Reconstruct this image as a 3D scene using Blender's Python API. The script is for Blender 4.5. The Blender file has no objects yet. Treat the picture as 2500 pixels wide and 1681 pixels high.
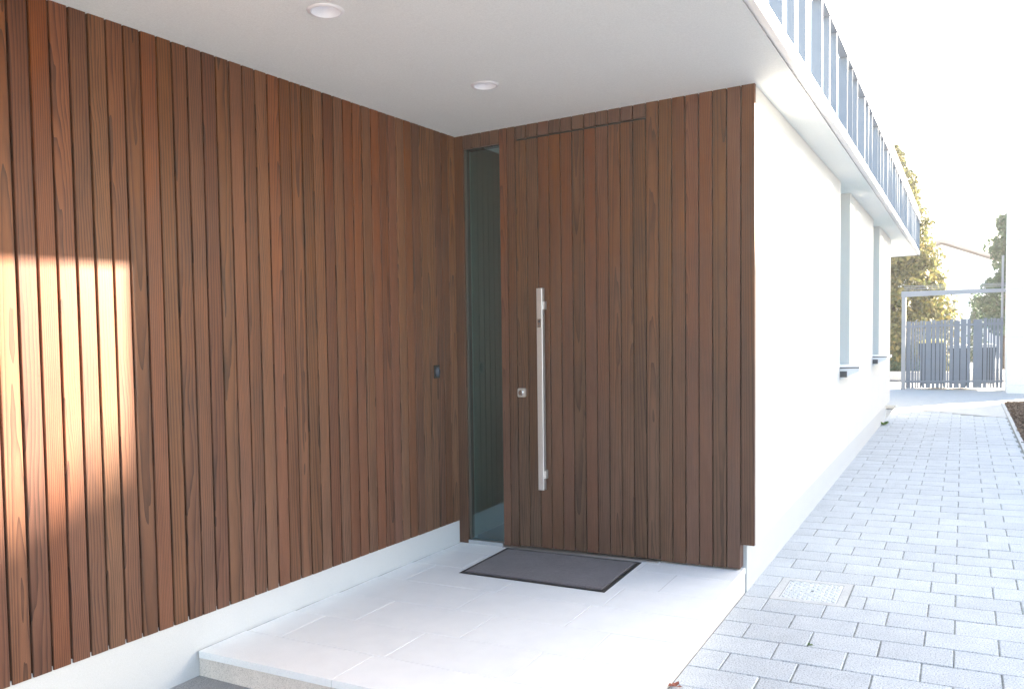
import bpy, bmesh, math, random
import numpy as np
from mathutils import Vector, Matrix

random.seed(7)
rng = np.random.default_rng(11)
S = bpy.context.scene
COL = S.collection
R_ = math.radians

# ------------------------------------------------------------------ camera
cam_d = bpy.data.cameras.new('camera')
cam = bpy.data.objects.new('camera', cam_d)
COL.objects.link(cam)
S.camera = cam
RM = [[0.8758, 0.4825, -0.0126], [-0.4825, 0.8747, -0.0463], [-0.0113, 0.0467, 0.9988]]
yw, pt, ro = -0.50412, 0.04636, -0.01263
Rz = Matrix(((math.cos(yw), -math.sin(yw), 0), (math.sin(yw), math.cos(yw), 0), (0, 0, 1)))
Rx = Matrix(((1, 0, 0), (0, math.cos(pt), -math.sin(pt)), (0, math.sin(pt), math.cos(pt))))
Ry = Matrix(((math.cos(ro), 0, math.sin(ro)), (0, 1, 0), (-math.sin(ro), 0, math.cos(ro))))
RR = Ry @ Rx @ Rz
right, fwd, up = RR[0], RR[1], RR[2]
cam.matrix_world = Matrix(((right[0], up[0], -fwd[0], 0), (right[1], up[1], -fwd[1], 0),
                           (right[2], up[2], -fwd[2], 4 / 3), (0, 0, 0, 1)))
cam_d.sensor_width = 36
cam_d.lens = 1998.186 / 2500 * 36
cam_d.shift_y = (893.012 - 840.5) / 2500
cam_d.clip_end = 2000
cam_d.clip_start = 0.05

# ------------------------------------------------------------------ sky + sun
SUN_EL, SUN_AZ = R_(16.55), R_(40.0)
W = bpy.data.worlds.new('World')
S.world = W
W.use_nodes = True
nt = W.node_tree
nt.nodes.clear()
sky = nt.nodes.new('ShaderNodeTexSky')
sky.sky_type = 'NISHITA'
sky.sun_disc = False
sky.sun_elevation = SUN_EL
sky.sun_rotation = SUN_AZ
sky.air_density = 1.0
sky.dust_density = 2.0
sky.ozone_density = 1.0
bg = nt.nodes.new('ShaderNodeBackground')
bg.inputs['Strength'].default_value = 0.067
out = nt.nodes.new('ShaderNodeOutputWorld')
nt.links.new(sky.outputs[0], bg.inputs[0])
nt.links.new(bg.outputs[0], out.inputs[0])

sd = bpy.data.lights.new('sun', 'SUN')
sd.energy = 5.0
sd.angle = R_(0.9)
sd.color = (1.0, 0.88, 0.72)
sun = bpy.data.objects.new('sun', sd)
COL.objects.link(sun)
to_sun = Vector((math.sin(SUN_AZ) * math.cos(SUN_EL), math.cos(SUN_AZ) * math.cos(SUN_EL), math.sin(SUN_EL)))
sun.rotation_euler = to_sun.to_track_quat('Z', 'Y').to_euler()
sun.location = (20, 25, 12)

S.view_settings.view_transform = 'Standard'
S.view_settings.look = 'None'
S.view_settings.gamma = 1.0
S.view_settings.exposure = 3.75
S.view_settings.use_curve_mapping = False
S.cycles.max_bounces = 10
S.cycles.diffuse_bounces = 6

# ------------------------------------------------------------------ constants (metres)
KX = 0.02825            # the site falls gently from +X to -X
DL = 0.03167            # the timber wall is turned a little from the path
YD = 4.535              # front of the door wall
XW = -0.9967            # rendered side wall
XP = -1.052             # its plinth
XF = -0.747             # eave fascia
ZC = 2.655              # soffit
ZG = -0.139             # paving
XL0 = -2.9042           # timber wall at the corner


def fall(x):
    return KX * max(-4.5, min(3.5, x))


def wall_x(y, off=0.0):
    return XL0 - (YD - y) * math.tan(DL) + off


# ------------------------------------------------------------------ materials
def mat(name):
    m = bpy.data.materials.new(name)
    m.use_nodes = True
    n = m.node_tree
    return m, n, n.nodes['Principled BSDF']


def N(nt, typ, **kw):
    nd = nt.nodes.new(typ)
    for k, v in kw.items():
        if k.startswith('i_'):
            key = k[2:]
            nd.inputs[int(key) if key.isdigit() else key].default_value = v
        else:
            setattr(nd, k, v)
    return nd


def L(nt, a, b):
    nt.links.new(a, b)


def math_n(nt, op, a, b=None, c=None):
    nd = nt.nodes.new('ShaderNodeMath')
    nd.operation = op
    for i, v in enumerate((a, b, c)):
        if v is None:
            continue
        if isinstance(v, (int, float)):
            nd.inputs[i].default_value = v
        else:
            nt.links.new(v, nd.inputs[i])
    return nd.outputs[0]


def ramp(nt, fac, stops):
    r = nt.nodes.new('ShaderNodeValToRGB')
    els = r.color_ramp.elements
    while len(els) < len(stops):
        els.new(0.5)
    for e, (p, c) in zip(els, stops):
        e.position = p
        e.color = (*c, 1) if len(c) == 3 else c
    nt.links.new(fac, r.inputs[0])
    return r.outputs[0]


def mixc(nt, fac, a, b, typ='MIX'):
    m = nt.nodes.new('ShaderNodeMix')
    m.data_type = 'RGBA'
    m.blend_type = typ
    m.clamp_factor = True
    for sock, v in ((m.inputs['Factor'], fac), (m.inputs['A'], a), (m.inputs['B'], b)):
        if isinstance(v, (int, float)):
            sock.default_value = v
        elif isinstance(v, tuple):
            sock.default_value = (*v, 1) if len(v) == 3 else v
        else:
            nt.links.new(v, sock)
    return m.outputs['Result']


def simple(name, col, rough=0.6, metal=0.0, spec=0.5, noise=0.0, scale=20.0, bump=0.0, bscale=200.0):
    m, n, b = mat(name)
    b.inputs['Base Color'].default_value = (*col, 1)
    b.inputs['Roughness'].default_value = rough
    b.inputs['Metallic'].default_value = metal
    b.inputs['Specular IOR Level'].default_value = spec
    tc = n.nodes.new('ShaderNodeTexCoord')
    if noise:
        t = N(n, 'ShaderNodeTexNoise', i_Scale=scale, i_Detail=6.0, i_Roughness=0.6)
        L(n, tc.outputs['Object'], t.inputs['Vector'])
        lo = tuple(c * (1 - noise) for c in col)
        hi = tuple(min(1, c * (1 + noise)) for c in col)
        L(n, ramp(n, t.outputs[0], [(0.3, lo), (0.7, hi)]), b.inputs['Base Color'])
    if bump:
        t = N(n, 'ShaderNodeTexNoise', i_Scale=bscale, i_Detail=4.0, i_Roughness=0.6)
        L(n, tc.outputs['Object'], t.inputs['Vector'])
        bp = N(n, 'ShaderNodeBump', i_Strength=bump, i_Distance=0.004)
        L(n, t.outputs[0], bp.inputs['Height'])
        L(n, bp.outputs[0], b.inputs['Normal'])
    return m


def wood(name, base=1.0, contrast=1.0, rough=0.42, silver=0.34):
    """thermally treated ash boards: growth rings of a log cut at random, pores, board to board tone"""
    m, n, b = mat(name)
    tc = n.nodes.new('ShaderNodeTexCoord')
    oi = n.nodes.new('ShaderNodeObjectInfo')
    wn = N(n, 'ShaderNodeTexWhiteNoise', noise_dimensions='1D')
    L(n, math_n(n, 'MULTIPLY', oi.outputs['Random'], 913.7), wn.inputs['W'])
    sep = n.nodes.new('ShaderNodeSeparateColor')
    L(n, wn.outputs['Color'], sep.inputs[0])
    r1, r2, r3 = sep.outputs[0], sep.outputs[1], sep.outputs[2]
    rnd = oi.outputs['Random']
    xyz = n.nodes.new('ShaderNodeSeparateXYZ')
    L(n, tc.outputs['Object'], xyz.inputs[0])
    # offset so that every board has its own piece of noise
    cmb = n.nodes.new('ShaderNodeCombineXYZ')
    L(n, math_n(n, 'ADD', xyz.outputs[0], math_n(n, 'MULTIPLY', rnd, 37.0)), cmb.inputs[0])
    L(n, xyz.outputs[1], cmb.inputs[1])
    L(n, xyz.outputs[2], cmb.inputs[2])
    # slow wander of the rings along the board
    mp = N(n, 'ShaderNodeMapping')
    mp.inputs['Scale'].default_value = (9, 9, 1.3)
    L(n, cmb.outputs[0], mp.inputs[0])
    wander = N(n, 'ShaderNodeTexNoise', i_Scale=1.0, i_Detail=3.0, i_Roughness=0.55)
    L(n, mp.outputs[0], wander.inputs['Vector'])
    wv = math_n(n, 'MULTIPLY', math_n(n, 'SUBTRACT', wander.outputs[0], 0.5), 0.034)
    x0 = math_n(n, 'MULTIPLY', math_n(n, 'SUBTRACT', r1, 0.5), 0.20)
    xx = math_n(n, 'ADD', math_n(n, 'SUBTRACT', xyz.outputs[0], x0), wv)
    slope = math_n(n, 'MULTIPLY', math_n(n, 'SUBTRACT', r2, 0.5), 0.06)
    dz = math_n(n, 'ADD', math_n(n, 'MULTIPLY', xyz.outputs[2], slope), math_n(n, 'ADD', math_n(n, 'MULTIPLY', r3, 0.05), 0.012))
    dz = math_n(n, 'ADD', dz, wv)
    rad = math_n(n, 'SQRT', math_n(n, 'ADD', math_n(n, 'MULTIPLY', xx, xx), math_n(n, 'MULTIPLY', dz, dz)))
    ph = math_n(n, 'FRACT', math_n(n, 'MULTIPLY', rad, math_n(n, 'ADD', 75.0, math_n(n, 'MULTIPLY', r2, 75.0))))
    ring = math_n(n, 'POWER', ph, 2.2)
    # fine pores
    mp2 = N(n, 'ShaderNodeMapping')
    mp2.inputs['Scale'].default_value = (420, 420, 9)
    L(n, cmb.outputs[0], mp2.inputs[0])
    pore = N(n, 'ShaderNodeTexNoise', i_Scale=1.0, i_Detail=3.0, i_Roughness=0.65)
    L(n, mp2.outputs[0], pore.inputs['Vector'])
    # blotches along the board
    mp3 = N(n, 'ShaderNodeMapping')
    mp3.inputs['Scale'].default_value = (14, 14, 2.2)
    L(n, cmb.outputs[0], mp3.inputs[0])
    blot = N(n, 'ShaderNodeTexNoise', i_Scale=1.0, i_Detail=4.0, i_Roughness=0.6)
    L(n, mp3.outputs[0], blot.inputs['Vector'])
    g = math_n(n, 'ADD', math_n(n, 'MULTIPLY', ring, 0.52 * contrast), math_n(n, 'MULTIPLY', pore.outputs[0], 0.55 * contrast))
    g = math_n(n, 'ADD', g, math_n(n, 'MULTIPLY', math_n(n, 'SUBTRACT', blot.outputs[0], 0.5), 0.8))
    c = ramp(n, g, [(0.02, (0.350 * base, 0.118 * base, 0.042 * base)), (0.45, (0.235 * base, 0.071 * base, 0.025 * base)),
                    (1.0, (0.070 * base, 0.024 * base, 0.012 * base))])
    hs = n.nodes.new('ShaderNodeHueSaturation')
    L(n, c, hs.inputs['Color'])
    L(n, math_n(n, 'ADD', 0.497, math_n(n, 'MULTIPLY', r3, 0.014)), hs.inputs['Hue'])
    L(n, math_n(n, 'ADD', 0.94, math_n(n, 'MULTIPLY', r1, 0.18)), hs.inputs['Saturation'])
    L(n, math_n(n, 'ADD', 0.78, math_n(n, 'MULTIPLY', r2, 0.44)), hs.inputs['Value'])
    # boards orange at the top, greyer and duller lower down, uneven between boards
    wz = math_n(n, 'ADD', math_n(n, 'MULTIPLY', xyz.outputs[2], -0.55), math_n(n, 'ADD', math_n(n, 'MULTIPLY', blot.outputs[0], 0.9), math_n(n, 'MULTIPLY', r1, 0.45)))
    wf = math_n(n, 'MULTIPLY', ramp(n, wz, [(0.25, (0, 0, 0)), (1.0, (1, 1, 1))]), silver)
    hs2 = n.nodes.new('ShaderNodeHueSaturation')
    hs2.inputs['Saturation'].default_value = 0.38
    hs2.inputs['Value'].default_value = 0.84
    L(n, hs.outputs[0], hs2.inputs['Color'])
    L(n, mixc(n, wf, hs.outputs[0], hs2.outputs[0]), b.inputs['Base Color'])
    L(n, math_n(n, 'ADD', rough, math_n(n, 'MULTIPLY', pore.outputs[0], 0.12)), b.inputs['Roughness'])
    b.inputs['Specular IOR Level'].default_value = 0.22
    bp = N(n, 'ShaderNodeBump', i_Strength=0.25, i_Distance=0.0012)
    L(n, math_n(n, 'ADD', pore.outputs[0], math_n(n, 'MULTIPLY', ring, -0.5)), bp.inputs['Height'])
    L(n, bp.outputs[0], b.inputs['Normal'])
    return m


def plaster(name, col, bump=0.25, bscale=260.0, stain=0.04):
    m, n, b = mat(name)
    tc = n.nodes.new('ShaderNodeTexCoord')
    t = N(n, 'ShaderNodeTexNoise', i_Scale=3.0, i_Detail=6.0, i_Roughness=0.65)
    L(n, tc.outputs['Object'], t.inputs['Vector'])
    lo = tuple(c * (1 - stain) for c in col)
    hi = tuple(min(0.9, c * (1 + stain)) for c in col)
    base = ramp(n, t.outputs[0], [(0.3, lo), (0.7, hi)])
    f = N(n, 'ShaderNodeTexNoise', i_Scale=bscale, i_Detail=3.0, i_Roughness=0.7)
    L(n, tc.outputs['Object'], f.inputs['Vector'])
    base = mixc(n, 0.5, base, ramp(n, f.outputs[0], [(0.3, tuple(c * 0.88 for c in col)), (0.65, tuple(min(.92, c * 1.07) for c in col))]))
    L(n, base, b.inputs['Base Color'])
    b.inputs['Roughness'].default_value = 0.85
    b.inputs['Specular IOR Level'].default_value = 0.25
    bp = N(n, 'ShaderNodeBump', i_Strength=bump, i_Distance=0.003)
    L(n, f.outputs[0], bp.inputs['Height'])
    L(n, bp.outputs[0], b.inputs['Normal'])
    return m


def speckle(name, col, dark, rough=0.8, scale=420.0, var=0.08, pits=0.5, bump=0.4, mott=0.6):
    """fine aggregate concrete / stone: light body, darker grains, tone per piece"""
    m, n, b = mat(name)
    tc = n.nodes.new('ShaderNodeTexCoord')
    oi = n.nodes.new('ShaderNodeObjectInfo')
    off = n.nodes.new('ShaderNodeVectorMath')
    off.operation = 'ADD'
    L(n, tc.outputs['Object'], off.inputs[0])
    cx = n.nodes.new('ShaderNodeCombineXYZ')
    L(n, math_n(n, 'MULTIPLY', oi.outputs['Random'], 53.0), cx.inputs[0])
    L(n, cx.outputs[0], off.inputs[1])
    f = N(n, 'ShaderNodeTexNoise', i_Scale=scale, i_Detail=3.0, i_Roughness=0.75)
    L(n, off.outputs[0], f.inputs['Vector'])
    g = N(n, 'ShaderNodeTexNoise', i_Scale=7.0, i_Detail=5.0, i_Roughness=0.6)
    L(n, off.outputs[0], g.inputs['Vector'])
    c = ramp(n, f.outputs[0], [(0.36, dark), (0.36 + 0.25 * pits + 0.02, col), (0.75, tuple(min(0.9, k * 1.12) for k in col))])
    c = mixc(n, mott, c, ramp(n, g.outputs[0], [(0.3, (0.82, 0.82, 0.82)), (0.7, (1.06, 1.05, 1.04))]), 'MULTIPLY')
    hs = n.nodes.new('ShaderNodeHueSaturation')
    L(n, c, hs.inputs['Color'])
    L(n, math_n(n, 'ADD', 1 - var, math_n(n, 'MULTIPLY', oi.outputs['Random'], 2 * var)), hs.inputs['Value'])
    L(n, hs.outputs[0], b.inputs['Base Color'])
    b.inputs['Roughness'].default_value = rough
    b.inputs['Specular IOR Level'].default_value = 0.35
    bp = N(n, 'ShaderNodeBump', i_Strength=bump, i_Distance=0.002)
    L(n, f.outputs[0], bp.inputs['Height'])
    L(n, bp.outputs[0], b.inputs['Normal'])
    return m


def foliage(name, a, bcol, c):
    m, n, b = mat(name)
    geo = n.nodes.new('ShaderNodeNewGeometry')
    tc = n.nodes.new('ShaderNodeTexCoord')
    t = N(n, 'ShaderNodeTexNoise', i_Scale=1.6, i_Detail=4.0, i_Roughness=0.6)
    L(n, tc.outputs['Object'], t.inputs['Vector'])
    k = math_n(n, 'ADD', math_n(n, 'MULTIPLY', geo.outputs['Random Per Island'], 0.5), math_n(n, 'MULTIPLY', t.outputs[0], 0.6))
    L(n, ramp(n, k, [(0.25, a), (0.55, bcol), (0.85, c)]), b.inputs['Base Color'])
    b.inputs['Roughness'].default_value = 0.55
    b.inputs['Specular IOR Level'].default_value = 0.3
    tr = n.nodes.new('ShaderNodeBsdfTranslucent')
    L(n, ramp(n, k, [(0.25, a), (0.55, bcol), (0.85, c)]), tr.inputs[0])
    mx = n.nodes.new('ShaderNodeMixShader')
    mx.inputs[0].default_value = 0.35
    L(n, b.outputs[0], mx.inputs[1])
    L(n, tr.outputs[0], mx.inputs[2])
    L(n, mx.outputs[0], n.nodes['Material Output'].inputs['Surface'])
    return m


M = {}
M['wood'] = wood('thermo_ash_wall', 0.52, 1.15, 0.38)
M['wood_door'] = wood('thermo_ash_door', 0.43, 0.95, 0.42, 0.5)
M['membrane'] = simple('black_membrane', (0.006, 0.006, 0.007), 0.8)
M['plaster'] = plaster('white_render', (0.58, 0.575, 0.56), stain=0.03)
M['soffit'] = plaster('soffit_render', (0.81, 0.842, 0.828), 0.7, 120.0, 0.02)
M['plinth'] = plaster('plinth_render', (0.50, 0.51, 0.52), 0.3, 220.0, 0.03)
M['tile'] = speckle('pale_stone_tile', (0.87, 0.895, 0.90), (0.70, 0.72, 0.73), 0.55, 300.0, 0.02, 0.2, 0.15, 0.25)
M['riser'] = speckle('riser_stone', (0.76, 0.70, 0.64), (0.45, 0.40, 0.35), 0.75, 260.0, 0.03, 0.35, 0.3)
M['paver'] = speckle('grey_paver', (0.56, 0.575, 0.585), (0.20, 0.215, 0.225), 0.8, 150.0, 0.05, 0.5, 0.9)
M['joint'] = simple('joint_sand', (0.22, 0.23, 0.215), 0.95, noise=0.5, scale=30, bump=0.6, bscale=300)
M['concrete'] = speckle('light_concrete', (0.56, 0.55, 0.53), (0.36, 0.35, 0.34), 0.85, 220.0, 0.03, 0.4, 0.4)
M['asphalt'] = speckle('forecourt_concrete', (0.40, 0.40, 0.40), (0.2, 0.2, 0.2), 0.85, 260.0, 0.02, 0.7, 0.8)
M['grout'] = simple('tile_grout', (0.46, 0.45, 0.43), 0.9)
M['road'] = speckle('road_asphalt', (0.20, 0.20, 0.20), (0.08, 0.08, 0.08), 0.85, 260.0, 0.02, 0.7, 0.8)
M['ground'] = simple('pale_gravel', (0.35, 0.355, 0.355), 0.95, noise=0.25, scale=9)
M['alu'] = simple('anodised_aluminium', (0.60, 0.63, 0.66), 0.35, 0.9)
M['steel'] = simple('brushed_steel', (0.62, 0.62, 0.62), 0.42, 0.85, noise=0.03, scale=60)
M['chrome'] = simple('polished_chrome', (0.72, 0.72, 0.72), 0.12, 1.0)
M['black'] = simple('black_plastic', (0.010, 0.011, 0.013), 0.25)
M['lens'] = simple('dark_lens', (0.02, 0.035, 0.055), 0.12, 0.0, 0.5)
M['rubber'] = simple('mat_rubber', (0.018, 0.02, 0.024), 0.6)
M['trim'] = simple('white_trim', (0.78, 0.78, 0.80), 0.4)
M['reflector'] = simple('white_reflector', (0.88, 0.89, 0.93), 0.3)
M['rail'] = simple('blue_grey_rail', (0.19, 0.215, 0.25), 0.5, 0.0, noise=0.04, scale=5)
M['fascia'] = simple('white_fascia', (0.80, 0.80, 0.79), 0.5)
M['sill'] = simple('pale_sill_metal', (0.74, 0.75, 0.77), 0.45, 0.1)
M['darkmetal'] = simple('anthracite_metal', (0.06, 0.065, 0.075), 0.5, 0.3)
M['frame'] = simple('window_frame_profile', (0.07, 0.066, 0.06), 0.7, 0.0, 0.1)
M['gate'] = simple('grey_gate_paint', (0.15, 0.18, 0.225), 0.5, 0.0, noise=0.06, scale=4)
M['gatepost'] = simple('pale_grey_post', (0.27, 0.285, 0.31), 0.5, 0.0)
M['bin'] = simple('dark_grey_bin', (0.012, 0.013, 0.018), 0.5)
M['binlid'] = simple('pale_bin_lid', (0.50, 0.51, 0.50), 0.45)
M['binlid2'] = simple('yellow_bin_lid', (0.62, 0.52, 0.10), 0.45)
M['bark'] = simple('bark', (0.07, 0.05, 0.035), 0.9, noise=0.4, scale=25, bump=0.6, bscale=60)
M['thuja'] = foliage('golden_thuja', (0.045, 0.060, 0.022), (0.115, 0.122, 0.040), (0.26, 0.205, 0.07))
M['leaf'] = foliage('blue_green_leaves', (0.035, 0.065, 0.038), (0.07, 0.12, 0.07), (0.13, 0.19, 0.10))
M['hedge'] = foliage('hedge_leaves', (0.02, 0.04, 0.012), (0.045, 0.085, 0.025), (0.09, 0.13, 0.04))
M['hedgecore'] = simple('hedge_twigs', (0.02, 0.025, 0.012), 0.9)
M['mesh'] = simple('green_mesh_wire', (0.02, 0.14, 0.11), 0.5)
M['housewall'] = plaster('far_house_render', (0.80, 0.78, 0.76), 0.1, 30.0, 0.02)
M['roofedge'] = simple('far_roof_verge', (0.34, 0.25, 0.22), 0.7)
M['mulch'] = simple('bark_mulch', (0.125, 0.075, 0.048), 0.95, noise=0.6, scale=40, bump=0.8, bscale=60)
M['weed'] = foliage('weed_leaves', (0.05, 0.10, 0.02), (0.12, 0.22, 0.05), (0.20, 0.30, 0.08))
M['dryleaf'] = simple('dry_leaf', (0.25, 0.06, 0.03), 0.7, noise=0.4, scale=80)
M['interior'] = simple('hall_wall', (0.34, 0.40, 0.40), 0.9)
M['inner_floor'] = simple('hall_floor', (0.22, 0.21, 0.19), 0.6)
M['curtain'] = simple('window_blind', (0.72, 0.73, 0.75), 0.8)


def carpet():
    m, n, b = mat('ribbed_carpet')
    tc = n.nodes.new('ShaderNodeTexCoord')
    v = N(n, 'ShaderNodeTexNoise', i_Scale=170.0, i_Detail=3.0, i_Roughness=0.8)
    L(n, tc.outputs['Object'], v.inputs['Vector'])
    g = N(n, 'ShaderNodeTexNoise', i_Scale=5.0, i_Detail=5.0, i_Roughness=0.6)
    L(n, tc.outputs['Object'], g.inputs['Vector'])
    c = ramp(n, v.outputs[0], [(0.3, (0.024, 0.020, 0.028)), (0.7, (0.125, 0.106, 0.130))])
    c = mixc(n, 1.0, c, ramp(n, g.outputs[0], [(0.3, (0.8, 0.8, 0.8)), (0.7, (1.2, 1.18, 1.15))]), 'MULTIPLY')
    L(n, c, b.inputs['Base Color'])
    b.inputs['Roughness'].default_value = 0.95
    b.inputs['Specular IOR Level'].default_value = 0.1
    b.inputs['Sheen Weight'].default_value = 0.25
    bp = N(n, 'ShaderNodeBump', i_Strength=1.0, i_Distance=0.003)
    L(n, v.outputs[0], bp.inputs['Height'])
    L(n, bp.outputs[0], b.inputs['Normal'])
    return m


def glass(name, tint, ior=1.55):
    m, n, b = mat(name)
    n.nodes.remove(b)
    fr = N(n, 'ShaderNodeFresnel', i_IOR=ior)
    gl = N(n, 'ShaderNodeBsdfGlossy', i_Roughness=0.008)
    gl.inputs[0].default_value = (0.55, 0.85, 0.98, 1)
    tr = N(n, 'ShaderNodeBsdfTransparent')
    tr.inputs[0].default_value = (*tint, 1)
    mx = n.nodes.new('ShaderNodeMixShader')
    geo = n.nodes.new('ShaderNodeNewGeometry')
    front = math_n(n, 'SUBTRACT', 1.0, geo.outputs['Backfacing'])
    L(n, math_n(n, 'MULTIPLY', math_n(n, 'MULTIPLY', fr.outputs[0], 2.2), front), mx.inputs[0])
    L(n, tr.outputs[0], mx.inputs[1])
    L(n, gl.outputs[0], mx.inputs[2])
    L(n, mx.outputs[0], n.nodes['Material Output'].inputs['Surface'])
    return m


M['carpet'] = carpet()
M['glass'] = glass('green_glass', (0.58, 0.72, 0.70), 1.7)


# ------------------------------------------------------------------ mesh helpers
class MB:
    """collects geometry (world coordinates, before the fall of the site) and links it as one mesh object"""

    def __init__(self):
        self.v = []
        self.f = []
        self.mi = []

    def add(self, verts, faces, mi=0):
        o = len(self.v)
        self.v += [tuple(p) for p in verts]
        self.f += [tuple(i + o for i in q) for q in faces]
        self.mi += [mi] * len(faces)
        return self

    def box(self, x0, x1, y0, y1, z0, z1, mi=0, xf=None):
        p = [(x0, y0, z0), (x1, y0, z0), (x1, y1, z0), (x0, y1, z0), (x0, y0, z1), (x1, y0, z1), (x1, y1, z1), (x0, y1, z1)]
        if xf:
            p = [tuple(xf @ Vector(q)) for q in p]
        return self.add(p, [(0, 3, 2, 1), (4, 5, 6, 7), (0, 1, 5, 4), (1, 2, 6, 5), (2, 3, 7, 6), (3, 0, 4, 7)], mi)

    def bevbox(self, x0, x1, y0, y1, z0, z1, b, mi=0):
        """box with a chamfered top edge"""
        p = [(x0, y0, z0), (x1, y0, z0), (x1, y1, z0), (x0, y1, z0),
             (x0, y0, z1 - b), (x1, y0, z1 - b), (x1, y1, z1 - b), (x0, y1, z1 - b),
             (x0 + b, y0 + b, z1), (x1 - b, y0 + b, z1), (x1 - b, y1 - b, z1), (x0 + b, y1 - b, z1)]
        f = [(0, 3, 2, 1), (0, 1, 5, 4), (1, 2, 6, 5), (2, 3, 7, 6), (3, 0, 4, 7),
             (4, 5, 9, 8), (5, 6, 10, 9), (6, 7, 11, 10), (7, 4, 8, 11), (8, 9, 10, 11)]
        return self.add(p, f, mi)

    def prism(self, poly, axis, a0, a1, mi=0):
        """poly: 2-D outline; axis 'x','y','z' is the direction it is pulled along"""
        def P(u, v, a):
            return {'x': (a, u, v), 'y': (u, a, v), 'z': (u, v, a)}[axis]
        k = len(poly)
        vs = [P(u, v, a0) for u, v in poly] + [P(u, v, a1) for u, v in poly]
        fs = [tuple(range(k)), tuple(range(2 * k - 1, k - 1, -1))]
        fs += [(i, k + i, k + (i + 1) % k, (i + 1) % k) for i in range(k)]
        return self.add(vs, fs, mi)

    def tube(self, pts, r, k=8, mi=0, caps=True, radii=None):
        pts = [Vector(p) for p in pts]
        o = len(self.v)
        rings = []
        for i, p in enumerate(pts):
            d = (pts[min(i + 1, len(pts) - 1)] - pts[max(i - 1, 0)]).normalized()
            a = d.orthogonal().normalized()
            if i and abs(a.dot(rings[-1])) < 0.999:
                a = (rings[-1] - d * rings[-1].dot(d)).normalized()
            rings.append(a)
            c = d.cross(a)
            rr = radii[i] if radii else r
            for j in range(k):
                t = 2 * math.pi * j / k
                self.v.append(tuple(p + (a * math.cos(t) + c * math.sin(t)) * rr))
        for i in range(len(pts) - 1):
            for j in range(k):
                q = o + i * k + j
                w = o + i * k + (j + 1) % k
                self.f.append((q, w, w + k, q + k))
                self.mi.append(mi)
        if caps:
            self.f.append(tuple(o + j for j in range(k - 1, -1, -1)))
            self.f.append(tuple(o + (len(pts) - 1) * k + j for j in range(k)))
            self.mi += [mi, mi]
        return self

    def lathe(self, prof, cx, cy, k=32, mi=0, caps=False):
        o = len(self.v)
        for r, z in prof:
            for j in range(k):
                t = 2 * math.pi * j / k
                self.v.append((cx + r * math.cos(t), cy + r * math.sin(t), z))
        for i in range(len(prof) - 1):
            for j in range(k):
                q = o + i * k + j
                w = o + i * k + (j + 1) % k
                self.f.append((q, w, w + k, q + k))
                self.mi.append(mi)
        if caps:
            self.f.append(tuple(o + (len(prof) - 1) * k + j for j in range(k)))
            self.mi.append(mi)
        return self

    def mesh(self, name, mats, org, shear=True, smooth=False):
        me = bpy.data.meshes.new(name)
        if shear:
            z0 = fall(org[0])
            vs = [(x - org[0], y - org[1], z + fall(x) - org[2] - z0) for x, y, z in self.v]
        else:
            vs = [(x - org[0], y - org[1], z - org[2]) for x, y, z in self.v]
        me.from_pydata(vs, [], self.f)
        for mm in mats:
            me.materials.append(mm)
        if any(self.mi):
            me.polygons.foreach_set('material_index', self.mi)
        if smooth:
            me.polygons.foreach_set('use_smooth', [True] * len(me.polygons))
        bm = bmesh.new()
        bm.from_mesh(me)
        bmesh.ops.recalc_face_normals(bm, faces=bm.faces)
        bm.to_mesh(me)
        bm.free()
        me.update()
        return me

    def build(self, name, mats, parent=None, org=None, smooth=False):
        """org: origin in world coordinates; every object keeps its own"""
        if not isinstance(mats, (list, tuple)):
            mats = [mats]
        if org is None:
            a = np.array(self.v)
            c = (a.min(0) + a.max(0)) / 2
            org = (float(c[0]), float(c[1]), float(a[:, 2].min()))
        me = self.mesh(name, mats, org, True, smooth)
        return place(name, me, org, parent)


WORG = {}


def place(name, data, org, parent=None, rot=None):
    """link an object whose origin stands at world org (z before the fall of the site)"""
    o = bpy.data.objects.new(name, data)
    COL.objects.link(o)
    w = Vector((org[0], org[1], org[2] + fall(org[0])))
    WORG[o.name] = w
    if parent:
        o.parent = parent
        o.location = w - WORG[parent.name]
    else:
        o.location = w
    if rot:
        o.rotation_euler = rot
    return o


def tag(o, label=None, cat=None, group=None, kind=None):
    if label:
        o['label'] = label
    if cat:
        o['category'] = cat
    if group:
        o['group'] = group
    if kind:
        o['kind'] = kind
    return o


def thing(name, org, label, cat, group=None):
    o = place(name, None, org)
    o.empty_display_size = 0.2
    return tag(o, label, cat, group)


def part_empty(name, org, parent):
    o = place(name, None, org, parent)
    o.empty_display_size = 0.1
    return o


FALL_TILT = (0, -math.atan(KX), 0)

# ------------------------------------------------------------------ ground, forecourt, path
g = MB()
xs = [-150, -4.5, 3.5, 150]
ys = [-400, 400]
for i in range(3):
    g.add([(xs[i], -150, -0.21), (xs[i + 1], -150, -0.21), (xs[i + 1], 150, -0.21), (xs[i], 150, -0.21)], [(0, 1, 2, 3)])
tag(g.build('ground', M['ground'], org=(0, 0, -0.21)), kind='structure')

g = MB().box(-7, -1.062, -6, 3.0, -0.20, ZG - 0.001)
tag(g.build('forecourt', M['asphalt']), 'pale grey concrete in front of the entrance step', kind='structure')

END_L, END_R = 16.05, 14.45


def path_end(x):
    return END_L + (x + 1.12) / (0.625 + 1.12) * (END_R - END_L)


XR = 0.598               # right edge of the pavers
g = MB().prism([(XP - 0.009, -6), (XR, -6), (XR, path_end(XR)), (XP - 0.009, path_end(XP))], 'z', -0.20, ZG - 0.0045)
path = tag(g.build('path', M['joint'], org=(-0.2, 4, -0.2)), 'paved path of pale grey blocks beside the white wall', kind='structure')

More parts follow.
